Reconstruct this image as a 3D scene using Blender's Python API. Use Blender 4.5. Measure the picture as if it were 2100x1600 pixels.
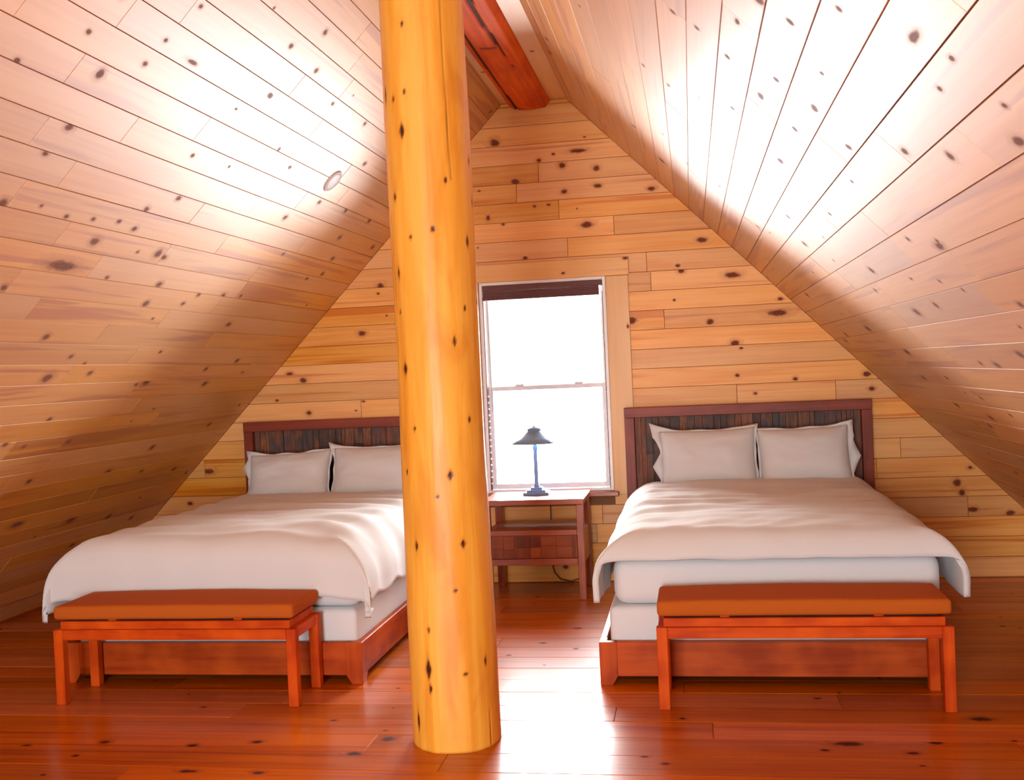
import bpy, bmesh, math, random
from mathutils import Vector, Matrix, noise
import numpy as np

random.seed(7)
for o in list(bpy.data.objects):
    bpy.data.objects.remove(o, do_unlink=True)
scene = bpy.context.scene
COL = scene.collection

# ------------------------------------------------------------------ camera
F_PX = 2185.0
CAM_H = 1.467
YAW, PITCH, ROLL = (math.radians(a) for a in (9.5785, -1.0994, -2.5774))
def cam_axes():
    cy, sy, cp, sp, cr, sr = math.cos(YAW), math.sin(YAW), math.cos(PITCH), math.sin(PITCH), math.cos(ROLL), math.sin(ROLL)
    fwd = np.array([-sy*cp, cy*cp, sp]); right = np.array([cy, sy, 0.0]); up = np.cross(right, fwd)
    return np.array([cr*right + sr*up, -sr*right + cr*up, fwd])
RC = cam_axes()
cam_data = bpy.data.cameras.new('camera'); cam = bpy.data.objects.new('camera', cam_data); COL.objects.link(cam)
m = Matrix.Identity(4)
for i in range(3):
    m[i][0] = RC[0][i]; m[i][1] = RC[1][i]; m[i][2] = -RC[2][i]
m.translation = (0, 0, CAM_H)
cam.matrix_world = m
cam_data.sensor_width = 36.0; cam_data.lens = 36.0*F_PX/2100.0
cam_data.clip_start = 0.05; cam_data.clip_end = 200
scene.camera = cam

# ------------------------------------------------------------------ sky, windows' daylight, exposure
SKY = 54.0
w = bpy.data.worlds.new('overcast_sky'); scene.world = w; w.use_nodes = True
bg = w.node_tree.nodes['Background']; bg.inputs[0].default_value = (0.96, 0.97, 1.0, 1); bg.inputs[1].default_value = SKY
scene.view_settings.view_transform = 'Standard'
scene.view_settings.look = 'None'
scene.view_settings.gamma = 1.0
scene.view_settings.use_curve_mapping = False
scene.view_settings.exposure = -0.08

WALL_Y, REAR_Y = 7.2, -2.4
OPEN = (-1.415, -0.545, 0.62, 2.07)          # far window opening x0 x1 z0 z1
REAR = (-1.65, -0.12, 0.06, 2.0)             # glazed doors behind the camera
def portal(name, cx, cy, cz, sx, sz, facing):
    l = bpy.data.lights.new(name, 'AREA'); l.shape = 'RECTANGLE'; l.size = sx; l.size_y = sz
    l.cycles.is_portal = True
    o = bpy.data.objects.new(name, l); COL.objects.link(o); o.location = (cx, cy, cz)
    o.rotation_euler = (math.radians(-90 if facing < 0 else 90), 0, 0)
    return o
portal('daylight_portal', (OPEN[0]+OPEN[1])/2, WALL_Y+0.16, (OPEN[2]+OPEN[3])/2, OPEN[1]-OPEN[0], OPEN[3]-OPEN[2], -1)
portal('daylight_portal', (REAR[0]+REAR[1])/2, REAR_Y-0.12, (REAR[2]+REAR[3])/2, REAR[1]-REAR[0], REAR[3]-REAR[2], 1)

# ------------------------------------------------------------------ pixel -> surface helpers
def ray(x, y):
    return RC.T @ np.array([(x-1050)/F_PX, -(y-800)/F_PX, 1.0])
# roof: left plane z = TL*(x - XL), right plane z = TR*(XR - x)
TL, XL, TR, XR = 1.025, -4.398, 1.0107, 2.486
AX = (TR*XR + TL*XL)/(TL + TR); AZ = TL*(AX - XL)
FLAT_Z = 3.278
CAMP = np.array([0, 0, CAM_H])
def hit_plane(x, y, p0, n):
    r = ray(x, y); n = np.array(n, float)
    t = np.dot(np.array(p0, float) - CAMP, n)/np.dot(r, n)
    return CAMP + r*t, t
LEN_L = math.hypot(AX-XL, AZ); LEN_R = math.hypot(XR-AX, AZ)
VL = np.array([XL-AX, 0, -AZ])/LEN_L; VR = np.array([XR-AX, 0, -AZ])/LEN_R
NL = np.array([VL[2]*-1, 0, VL[0]]); NL = NL if NL[0] > 0 else -NL      # inward normals
NR = np.array([VR[2], 0, -VR[0]]); NR = NR if NR[0] < 0 else -NR

# ------------------------------------------------------------------ mesh helpers
def obj(name, me, mat=None, parent=None):
    o = bpy.data.objects.new(name, me); COL.objects.link(o)
    if mat is not None and len(me.materials) == 0:
        me.materials.append(mat)
    if parent is not None:
        o.parent = parent
    return o
def thing(name, label, cat, loc=(0, 0, 0), rz=0.0, group=None):
    o = bpy.data.objects.new(name, None); COL.objects.link(o); o.empty_display_size = 0.1
    o.location = loc; o.rotation_euler = (0, 0, rz)
    o['label'] = label; o['category'] = cat
    if group: o['group'] = group
    return o
def tag(o, label, cat, group=None):
    o['label'] = label; o['category'] = cat
    if group: o['group'] = group
    return o
def structure(o, label=None):
    o['kind'] = 'structure'
    if label: o['label'] = label
    return o
def mesh_of(bm, name, smooth=False):
    me = bpy.data.meshes.new(name); bm.to_mesh(me); bm.free()
    if smooth:
        for p in me.polygons: p.use_smooth = True
    return me
def box(bm, x0, x1, y0, y1, z0, z1, bevel=0.0, seg=1):
    r = bmesh.ops.create_cube(bm, size=1.0)
    for v in r['verts']:
        v.co = Vector((x0+(v.co.x+.5)*(x1-x0), y0+(v.co.y+.5)*(y1-y0), z0+(v.co.z+.5)*(z1-z0)))
    if bevel > 0:
        es = list({e for v in r['verts'] for e in v.link_edges})
        bmesh.ops.bevel(bm, geom=es, offset=bevel, segments=seg, affect='EDGES', profile=0.5)
def boxobj(name, dims, mat, parent, bevel=0.003, seg=1):
    bm = bmesh.new(); box(bm, *dims, bevel=bevel, seg=seg)
    return obj(name, mesh_of(bm, name), mat, parent)
def prism(bm, poly, axis, a0, a1):
    # extrude a convex 2D polygon along an axis; poly gives the other two coordinates in xyz order
    def P(q, a):
        return {'x': (a, q[0], q[1]), 'y': (q[0], a, q[1]), 'z': (q[0], q[1], a)}[axis]
    A = [bm.verts.new(P(q, a0)) for q in poly]; B = [bm.verts.new(P(q, a1)) for q in poly]
    bm.faces.new(A); bm.faces.new(B[::-1])
    for i in range(len(poly)):
        j = (i+1) % len(poly); bm.faces.new((A[j], A[i], B[i], B[j]))
    bmesh.ops.recalc_face_normals(bm, faces=bm.faces[:])
def lathe(bm, prof, n=24, c=(0, 0), cap=True):
    rings = []
    for r, z in prof:
        rings.append([bm.verts.new((c[0]+r*math.cos(2*math.pi*k/n), c[1]+r*math.sin(2*math.pi*k/n), z)) for k in range(n)])
    for a, b in zip(rings, rings[1:]):
        for k in range(n):
            bm.faces.new((a[k], a[(k+1) % n], b[(k+1) % n], b[k]))
    if cap:
        bm.faces.new(rings[0][::-1]); bm.faces.new(rings[-1])
def tube(bm, pts, r, n=8):
    pts = [Vector(p) for p in pts]; rings = []
    for i, p in enumerate(pts):
        t = (pts[min(i+1, len(pts)-1)] - pts[max(i-1, 0)]).normalized()
        a = t.cross(Vector((0.3, 0.9, 0.31))).normalized(); b = t.cross(a)
        rings.append([bm.verts.new(p + r*(math.cos(2*math.pi*k/n)*a + math.sin(2*math.pi*k/n)*b)) for k in range(n)])
    for A, B in zip(rings, rings[1:]):
        for k in range(n): bm.faces.new((A[k], A[(k+1) % n], B[(k+1) % n], B[k]))
    bm.faces.new(rings[0][::-1]); bm.faces.new(rings[-1])

# ------------------------------------------------------------------ materials
class NT:
    def __init__(s, name):
        s.mat = bpy.data.materials.new(name); s.mat.use_nodes = True
        s.nt = s.mat.node_tree; s.nt.nodes.clear()
        s.out = s.n('ShaderNodeOutputMaterial')
    def n(s, t, **k):
        nd = s.nt.nodes.new(t)
        for a, v in k.items(): setattr(nd, a, v)
        return nd
    def put(s, sock, v):
        if hasattr(v, 'is_linked') or hasattr(v, 'links'): s.nt.links.new(v, sock)
        else:
            if isinstance(v, tuple) and len(v) == 3 and sock.type == 'RGBA': v = v + (1,)
            sock.default_value = v
    def math(s, op, a, b=0.0, c=0.0, clamp=False):
        nd = s.n('ShaderNodeMath', operation=op, use_clamp=clamp)
        for i, v in enumerate((a, b, c)): s.put(nd.inputs[i], v)
        return nd.outputs[0]
    def mix(s, f, a, b, blend='MIX'):
        nd = s.n('ShaderNodeMix', data_type='RGBA', blend_type=blend, clamp_factor=True)
        s.put(nd.inputs[0], f); s.put(nd.inputs[6], a); s.put(nd.inputs[7], b)
        return nd.outputs[2]
    def smooth(s, x, lo, hi, a=0.0, b=1.0):
        nd = s.n('ShaderNodeMapRange', interpolation_type='SMOOTHSTEP')
        for i, v in enumerate((x, lo, hi, a, b)): s.put(nd.inputs[i], v)
        return nd.outputs[0]
    def xyz(s, x, y, z):
        nd = s.n('ShaderNodeCombineXYZ')
        for i, v in enumerate((x, y, z)): s.put(nd.inputs[i], v)
        return nd.outputs[0]
    def noise(s, vec, scale=1.0, detail=3.0, rough=0.55, dist=0.0):
        nd = s.n('ShaderNodeTexNoise'); s.put(nd.inputs['Vector'], vec)
        for k, v in (('Scale', scale), ('Detail', detail), ('Roughness', rough), ('Distortion', dist)): s.put(nd.inputs[k], v)
        return nd.outputs['Fac']
    def bump(s, h, strength, dist):
        nd = s.n('ShaderNodeBump'); s.put(nd.inputs['Height'], h); nd.inputs['Strength'].default_value = strength; nd.inputs['Distance'].default_value = dist
        return nd.outputs[0]
    def finish(s, color, rough, spec=0.5, normal=None, coat=0.0, coat_rough=0.1, **extra):
        p = s.n('ShaderNodeBsdfPrincipled')
        s.put(p.inputs['Base Color'], color); s.put(p.inputs['Roughness'], rough); p.inputs['Specular IOR Level'].default_value = spec
        p.inputs['Coat Weight'].default_value = coat; p.inputs['Coat Roughness'].default_value = coat_rough
        if normal is not None: s.put(p.inputs['Normal'], normal)
        for k, v in extra.items(): s.put(p.inputs[k.replace('_', ' ')], v)
        s.nt.links.new(p.outputs[0], s.out.inputs[0])
        return s.mat

NK = 5
def plank_mat(name, light, dark, streak, knot, halo, rough, spec, tone=0.25, coat=0.0, coat_rough=0.2, coat_ior=1.5, grain_amt=0.5, streak_lo=0.60, bump=0.25):
    """Boards: u runs along the board, v across, in metres; knots come from the board's own k1..k6 values."""
    s = NT(name)
    uv = s.n('ShaderNodeUVMap'); sep = s.n('ShaderNodeSeparateXYZ'); s.put(sep.inputs[0], uv.outputs[0])
    u, v = sep.outputs[0], sep.outputs[1]
    rnd = s.n('ShaderNodeObjectInfo').outputs['Random']
    seed = s.math('MULTIPLY', rnd, 91.0)
    wob = s.math('SUBTRACT', s.noise(s.xyz(s.math('MULTIPLY', u, 30.0), s.math('MULTIPLY', v, 45.0), seed), 1.0, 2.0), 0.5)
    dmin = None
    for i in range(1, NK+1):
        at = s.n('ShaderNodeAttribute', attribute_type='OBJECT', attribute_name='k%d' % i)
        sp = s.n('ShaderNodeSeparateXYZ'); s.put(sp.inputs[0], at.outputs['Vector'])
        r = sp.outputs[2]; el = at.outputs['Alpha']
        du = s.math('DIVIDE', s.math('SUBTRACT', u, sp.outputs[0]), s.math('MULTIPLY', r, el))
        dv = s.math('DIVIDE', s.math('SUBTRACT', v, sp.outputs[1]), r)
        d2 = s.math('ADD', s.math('MULTIPLY', du, du), s.math('MULTIPLY', dv, dv))
        dmin = d2 if dmin is None else s.math('MINIMUM', dmin, d2)
    d = s.math('ADD', s.math('SQRT', dmin), s.math('MULTIPLY', wob, 0.9))
    core = s.smooth(d, 0.55, 1.3, 1.0, 0.0)
    ring = s.smooth(d, 0.9, 2.6, 1.0, 0.0)
    # grain bends around knots
    vb = s.math('ADD', s.math('MULTIPLY', v, 55.0), s.math('MULTIPLY', ring, 2.2))
    g1 = s.noise(s.xyz(s.math('MULTIPLY', u, 1.3), vb, seed), 1.0, 2.0, 0.6, 0.4)
    g2 = s.noise(s.xyz(s.math('MULTIPLY', u, 0.9), s.math('ADD', s.math('MULTIPLY', v, 9.0), ring), s.math('ADD', seed, 13.0)), 1.0, 2.0, 0.5, 0.8)
    grain = s.smooth(s.math('ADD', s.math('MULTIPLY', g1, 0.5), s.math('MULTIPLY', g2, 0.5)), 0.38, 0.66)
    col = s.mix(s.math('MULTIPLY', grain, grain_amt), light, dark)
    st = s.noise(s.xyz(s.math('MULTIPLY', u, 0.55), s.math('MULTIPLY', v, 16.0), s.math('ADD', seed, 40.0)), 1.0, 2.0, 0.6, 0.6)
    stm = s.smooth(s.math('ADD', st, s.math('MULTIPLY', s.math('SUBTRACT', rnd, 0.5), 0.14)), streak_lo, streak_lo+0.12)
    col = s.mix(s.math('MULTIPLY', stm, 0.75), col, streak)
    # board-to-board tone
    r2 = s.n('ShaderNodeTexWhiteNoise', noise_dimensions='1D'); s.put(r2.inputs['W'], seed)
    hs = s.n('ShaderNodeHueSaturation'); s.put(hs.inputs['Color'], col)
    s.put(hs.inputs['Value'], s.math('ADD', 1.0 - tone*0.6, s.math('MULTIPLY', r2.outputs['Value'], tone)))
    s.put(hs.inputs['Saturation'], s.math('ADD', 0.92, s.math('MULTIPLY', rnd, 0.16)))
    col = hs.outputs[0]
    col = s.mix(s.math('MULTIPLY', ring, 0.5), col, halo)
    rings = s.smooth(s.math('SINE', s.math('MULTIPLY', d, 22.0)), -1.0, 1.0, 0.75, 1.25)
    kc = s.mix(1.0, knot, s.xyz(rings, rings, rings), 'MULTIPLY')
    col = s.mix(core, col, kc)
    h = s.noise(s.xyz(s.math('MULTIPLY', u, 3.0), s.math('MULTIPLY', v, 14.0), seed), 1.0, 1.0)
    rr = s.math('ADD', s.math('MULTIPLY_ADD', core, 0.3, rough), s.math('MULTIPLY', s.math('SUBTRACT', g2, 0.5), 0.12))
    return s.finish(col, rr, spec, s.bump(h, bump, 0.004), coat, coat_rough, Coat_IOR=coat_ior, **({'Coat_Weight': s.math('MULTIPLY', s.math('SUBTRACT', 1.0, s.math('MULTIPLY_ADD', core, 0.45, s.math('MULTIPLY', ring, 0.4))), coat)} if coat > 0 else {}))

def solid_wood(name, light, dark, axis, rough, spec=0.5, coat=0.0, coat_rough=0.15, scale=1.0, blotch=0.35):
    s = NT(name)
    tc = s.n('ShaderNodeTexCoord'); sep = s.n('ShaderNodeSeparateXYZ'); s.put(sep.inputs[0], tc.outputs['Object'])
    rnd = s.math('MULTIPLY', s.n('ShaderNodeObjectInfo').outputs['Random'], 37.0)
    k = [22.0*scale]*3; k['xyz'.index(axis)] = 1.6*scale
    vec = s.xyz(s.math('MULTIPLY_ADD', sep.outputs[0], k[0], rnd), s.math('MULTIPLY', sep.outputs[1], k[1]), s.math('MULTIPLY', sep.outputs[2], k[2]))
    g = s.noise(vec, 1.0, 4.0, 0.6, 0.5)
    b = s.noise(s.xyz(s.math('ADD', sep.outputs[0], rnd), sep.outputs[1], sep.outputs[2]), 5.0, 2.0)
    f = s.math('ADD', s.math('MULTIPLY', s.smooth(g, 0.3, 0.7), 1.0-blotch), s.math('MULTIPLY', s.smooth(b, 0.35, 0.65), blotch))
    return s.finish(s.mix(f, light, dark), rough, spec, s.bump(g, 0.12, 0.002), coat, coat_rough)

def fabric(name, c, rough=0.9, weave=900.0, amt=0.15, sheen=0.2):
    s = NT(name)
    tc = s.n('ShaderNodeTexCoord')
    n1 = s.noise(tc.outputs['Object'], weave, 1.0)
    n2 = s.noise(tc.outputs['Object'], 14.0, 3.0)
    col = s.mix(s.math('MULTIPLY', n2, 0.12), c, tuple(x*0.85 for x in c))
    return s.finish(col, rough, 0.25, s.bump(s.math('ADD', n1, s.math('MULTIPLY', n2, 2.0)), amt, 0.0015), 0, 0.1, Sheen_Weight=sheen)
def plain(name, c, rough, spec=0.5, metallic=0.0, noise_amt=0.08, scale=30.0):
    s = NT(name); tc = s.n('ShaderNodeTexCoord')
    n1 = s.noise(tc.outputs['Object'], scale, 3.0)
    col = s.mix(s.math('MULTIPLY', n1, noise_amt*2), c, tuple(x*0.6 for x in c))
    return s.finish(col, s.math('ADD', rough, s.math('MULTIPLY', n1, 0.06)), spec, None, 0, 0.1, Metallic=metallic)

M = {}
M['ceiling'] = plank_mat('varnished_pine_ceiling', (0.67, 0.305, 0.050), (0.58, 0.215, 0.028), (0.42, 0.115, 0.012), (0.18, 0.045, 0.010), (0.34, 0.11, 0.018), 0.62, 0.9, tone=0.26, grain_amt=0.7, coat=1.0, coat_rough=0.50, coat_ior=1.8, bump=0.35, streak_lo=0.56)
M['wall'] = plank_mat('varnished_pine_wall', (0.88, 0.44, 0.115), (0.78, 0.31, 0.055), (0.62, 0.17, 0.022), (0.17, 0.03, 0.005), (0.58, 0.22, 0.05), 0.42, 0.4, tone=0.28, streak_lo=0.57, grain_amt=0.8)
M['floor'] = plank_mat('red_stained_floor', (0.63, 0.145, 0.006), (0.45, 0.076, 0.003), (0.32, 0.04, 0.004), (0.07, 0.012, 0.004), (0.28, 0.04, 0.006), 0.36, 0.16, tone=0.36, grain_amt=0.9, coat=0.38, coat_rough=0.17, bump=0.04)
M['groove'] = plain('groove_backing_wood', (0.22, 0.09, 0.025), 0.7)  # darker brown backing seen through the board gaps
M['trim'] = plank_mat('pine_trim', (0.84, 0.45, 0.13), (0.72, 0.33, 0.07), (0.52, 0.18, 0.04), (0.13, 0.035, 0.012), (0.55, 0.20, 0.05), 0.42, 0.5, tone=0.15)
M['bench_wood'] = {a: solid_wood('bench_wood_'+a, (0.70, 0.105, 0.006), (0.40, 0.033, 0.003), a, 0.5, 0.10, scale=0.9, blotch=0.5) for a in 'xyz'}
M['bed_wood'] = {a: solid_wood('bed_wood_'+a, (0.54, 0.088, 0.010), (0.27, 0.029, 0.004), a, 0.42, 0.14, scale=0.8, blotch=0.5) for a in 'xyz'}
M['head_wood'] = {a: solid_wood('headboard_wood_'+a, (0.28, 0.050, 0.022), (0.16, 0.026, 0.012), a, 0.45, 0.3, scale=0.9) for a in 'xyz'}
M['ns_wood'] = {a: solid_wood('nightstand_wood_'+a, (0.44, 0.095, 0.025), (0.25, 0.042, 0.012), a, 0.30, 0.5, scale=1.0) for a in 'xyz'}
M['linen'] = fabric('white_linen', (0.67, 0.67, 0.665))
M['sheet'] = fabric('white_sheet', (0.69, 0.70, 0.71), weave=1200, amt=0.08)
M['cushion'] = fabric('rust_suede', (0.46, 0.10, 0.008), 0.9, 700, 0.25, 0.0)
M['dark_gap'] = plain('gap_shade', (0.02, 0.010, 0.006), 0.7)  # near-black paints the shade in the gap under the bench cushions
M['vinyl'] = plain('white_vinyl', (0.86, 0.86, 0.85), 0.35)
M['bronze'] = plain('bronze_glare_haze', (0.26, 0.44, 0.74), 0.5, 0.4, 0.0)  # lamp metal; its blue is the window's veiling glare put into the colour
M['shade_fabric'] = plain('dark_brown_shade', (0.17, 0.075, 0.075), 0.75)
M['cord'] = plain('dark_cord', (0.02, 0.015, 0.014), 0.5)
M['white_cord'] = plain('pale_cord', (0.35, 0.35, 0.42), 0.6)
M['plate'] = plain('painted_cover', (0.62, 0.58, 0.58), 0.5)

def reclaimed():
    s = NT('reclaimed_strip')
    tc = s.n('ShaderNodeTexCoord'); sep = s.n('ShaderNodeSeparateXYZ'); s.put(sep.inputs[0], tc.outputs['Object'])
    rnd = s.n('ShaderNodeObjectInfo').outputs['Random']
    ramp = s.n('ShaderNodeValToRGB'); s.put(ramp.inputs[0], rnd); e = ramp.color_ramp; e.interpolation = 'CONSTANT'
    cols = [(0.085, 0.036, 0.024), (0.11, 0.062, 0.048), (0.24, 0.062, 0.022), (0.075, 0.044, 0.038), (0.17, 0.062, 0.032), (0.28, 0.09, 0.03), (0.12, 0.052, 0.042), (0.09, 0.052, 0.046)]
    while len(e.elements) < len(cols): e.elements.new(0.5)
    for i, c in enumerate(cols): e.elements[i].position = i/len(cols); e.elements[i].color = c + (1,)
    off = s.math('MULTIPLY', rnd, 50.0)
    g = s.noise(s.xyz(s.math('MULTIPLY_ADD', sep.outputs[0], 60.0, off), s.math('MULTIPLY', sep.outputs[1], 60.0), s.math('MULTIPLY', sep.outputs[2], 7.0)), 1.0, 4.0, 0.65)
    b = s.noise(s.xyz(s.math('ADD', sep.outputs[0], off), sep.outputs[1], sep.outputs[2]), 9.0, 3.0)
    col = s.mix(s.smooth(b, 0.46, 0.62), ramp.outputs[0], (0.19, 0.062, 0.024))
    col = s.mix(s.smooth(g, 0.40, 0.75), col, (0.028, 0.016, 0.014))
    return s.finish(col, 0.6, 0.45, s.bump(g, 0.5, 0.004))
M['reclaimed'] = reclaimed()

def glass_mat():
    s = NT('window_glass')
    fr = s.n('ShaderNodeFresnel'); fr.inputs[0].default_value = 1.45
    tr = s.n('ShaderNodeBsdfTransparent'); gl = s.n('ShaderNodeBsdfGlossy'); gl.inputs['Roughness'].default_value = 0.02
    tr.inputs[0].default_value = (0.97, 0.985, 0.98, 1)
    mx = s.n('ShaderNodeMixShader'); s.put(mx.inputs[0], fr.outputs[0])
    s.nt.links.new(tr.outputs[0], mx.inputs[1]); s.nt.links.new(gl.outputs[0], mx.inputs[2]); s.nt.links.new(mx.outputs[0], s.out.inputs[0])
    return s.mat
M['glass'] = glass_mat()

def log_mat(name, light, mid, dark, axis, rough, spec):
    s = NT(name)
    tc = s.n('ShaderNodeTexCoord'); sep = s.n('ShaderNodeSeparateXYZ'); s.put(sep.inputs[0], tc.outputs['Object'])
    k = [16.0]*3; k['xyz'.index(axis)] = 0.9
    g = s.noise(s.xyz(*[s.math('MULTIPLY', sep.outputs[i], k[i]) for i in range(3)]), 1.0, 4.0, 0.6, 0.8)
    k2 = [7.0]*3; k2['xyz'.index(axis)] = 2.2
    b = s.noise(s.xyz(*[s.math('MULTIPLY', sep.outputs[i], k2[i]) for i in range(3)]), 1.0, 3.0, 0.55, 0.6)
    at = s.n('ShaderNodeAttribute', attribute_name='knot')
    at2 = s.n('ShaderNodeAttribute', attribute_name='halo')
    col = s.mix(s.smooth(g, 0.35, 0.68), light, mid)
    col = s.mix(s.math('MULTIPLY', s.smooth(b, 0.48, 0.72), 0.6), col, tuple(0.5*(a+c) for a, c in zip(mid, dark)))
    col = s.mix(s.math('MULTIPLY', at2.outputs['Fac'], 0.55), col, dark)
    col = s.mix(at.outputs['Fac'], col, (0.055, 0.012, 0.004))
    return s.finish(col, rough, spec, s.bump(s.math('ADD', g, s.math('MULTIPLY', b, 1.5)), 0.25, 0.004), 0.0)
M['post'] = log_mat('peeled_log_post', (0.90, 0.47, 0.065), (0.82, 0.34, 0.03), (0.55, 0.14, 0.012), 'z', 0.42, 0.4)
M['beam'] = log_mat('red_stained_log', (0.72, 0.12, 0.012), (0.55, 0.065, 0.008), (0.30, 0.025, 0.004), 'y', 0.6, 0.08)

# ------------------------------------------------------------------ boards
def inset_poly(poly, d):
    n = len(poly); out = []
    for i in range(n):
        p0, p1, p2 = Vector(poly[i-1]), Vector(poly[i]), Vector(poly[(i+1) % n])
        e1 = (p1-p0).normalized(); e2 = (p2-p1).normalized()
        n1 = Vector((-e1.y, e1.x)); n2 = Vector((-e2.y, e2.x))
        k = 1 + n1.dot(n2)
        out.append(tuple(p1 + (n1+n2)*(d/max(k, 0.25))))
    return out
def area(poly):
    return 0.5*sum(poly[i-1][0]*poly[i][1] - poly[i][0]*poly[i-1][1] for i in range(len(poly)))
def clip(poly, a, b, c):
    # keep a*x + b*y <= c
    out = []
    for i in range(len(poly)):
        p, q = poly[i-1], poly[i]
        fp, fq = a*p[0]+b*p[1]-c, a*q[0]+b*q[1]-c
        if fp <= 0: out.append(p)
        if (fp < 0 < fq) or (fq < 0 < fp):
            t = fp/(fp-fq); out.append((p[0]+t*(q[0]-p[0]), p[1]+t*(q[1]-p[1])))
    res = []
    for p in out:
        if not res or (abs(p[0]-res[-1][0]) + abs(p[1]-res[-1][1])) > 1e-5: res.append(p)
    if len(res) > 1 and abs(res[0][0]-res[-1][0]) + abs(res[0][1]-res[-1][1]) < 1e-5: res.pop()
    return res
class Boards:
    """Boards laid in a plane: origin o, u along the boards, v across, n towards the room."""
    def __init__(s, parent, name, mat, o, u, v, n, th=0.016, ch=0.0014, chd=0.0025, gap=0.0009):
        s.parent, s.name, s.mat = parent, name, mat
        s.o, s.u, s.v, s.n = Vector(o), Vector(u), Vector(v), Vector(n)
        s.th, s.ch, s.chd, s.gap = th, ch, chd, gap
        s.list = []
    def add(s, poly, lift=0.0):
        if len(poly) < 3: return
        if area(poly) < 0: poly = poly[::-1]
        if area(poly) < 2e-4: return
        cu = sum(p[0] for p in poly)/len(poly); cv = sum(p[1] for p in poly)/len(poly)
        g = inset_poly(poly, s.gap)
        t = inset_poly(g, s.ch)
        n = len(poly)
        verts = []; uvs = []
        for ring, h in ((g, -s.th), (g, -s.chd + lift), (t, lift)):
            for a, b in ring:
                verts.append(s.o + s.u*a + s.v*b + s.n*h - (s.o + s.u*cu + s.v*cv)); uvs.append((a-cu, b-cv))
        faces = [tuple(range(2*n, 3*n))]
        for k in (0, 1):
            for i in range(n):
                j = (i+1) % n
                faces.append((k*n+i, k*n+j, (k+1)*n+j, (k+1)*n+i))
        flip = s.u.cross(s.v).dot(s.n) < 0
        if flip: faces = [f[::-1] for f in faces]
        me = bpy.data.meshes.new(s.name); me.from_pydata(verts, [], faces)
        uvl = me.uv_layers.new(name='UVMap')
        for lp in me.loops: uvl.data[lp.index].uv = uvs[lp.vertex_index]
        me.materials.append(s.mat)
        o = bpy.data.objects.new(s.name, me); COL.objects.link(o)
        o.location = s.o + s.u*cu + s.v*cv; o.parent = s.parent
        s.list.append([o, poly, cu, cv, []])
    def knot(s, a, b, r, el=1.5):
        for rec in s.list:
            p = rec[1]
            if min(q[0] for q in p) <= a <= max(q[0] for q in p) and min(q[1] for q in p) <= b <= max(q[1] for q in p):
                if len(rec[4]) < NK: rec[4].append((a-rec[2], b-rec[3], r, el))
                return
    def finish(s, density=1.2, rmin=0.006, rmax=0.016, el=(1.0, 2.0)):
        rg = random.Random(len(s.list)*31 + 5)
        for o, p, cu, cv, ks in s.list:
            L = max(q[0] for q in p) - min(q[0] for q in p); W = max(q[1] for q in p) - min(q[1] for q in p)
            want = int(L*density + rg.random())
            for _ in range(want):
                if len(ks) >= NK: break
                c = ((rg.random()-.5)*L, (rg.random()-.5)*W*0.85)
                if any(abs(c[0]-k[0]) < 0.25 for k in ks): continue
                ks.append((c[0], c[1], rmin + (rmax-rmin)*rg.random()**2, el[0] + (el[1]-el[0])*rg.random()))
            while len(ks) < NK: ks.append((50.0, 50.0, 0.01, 1.0))
            for i, k in enumerate(ks): o['k%d' % (i+1)] = [float(t) for t in k]

# ------------------------------------------------------------------ roof slopes (ceilings)
def slab(name, pts, thick_dir, mat):
    bm = bmesh.new()
    A = [bm.verts.new(p) for p in pts]; B = [bm.verts.new(tuple(Vector(p)+Vector(thick_dir))) for p in pts]
    bm.faces.new(A); bm.faces.new(B[::-1])
    for i in range(len(pts)):
        j = (i+1) % len(pts); bm.faces.new((A[j], A[i], B[i], B[j]))
    bmesh.ops.recalc_face_normals(bm, faces=bm.faces[:])
    return structure(obj(name, mesh_of(bm, name), mat))

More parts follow.
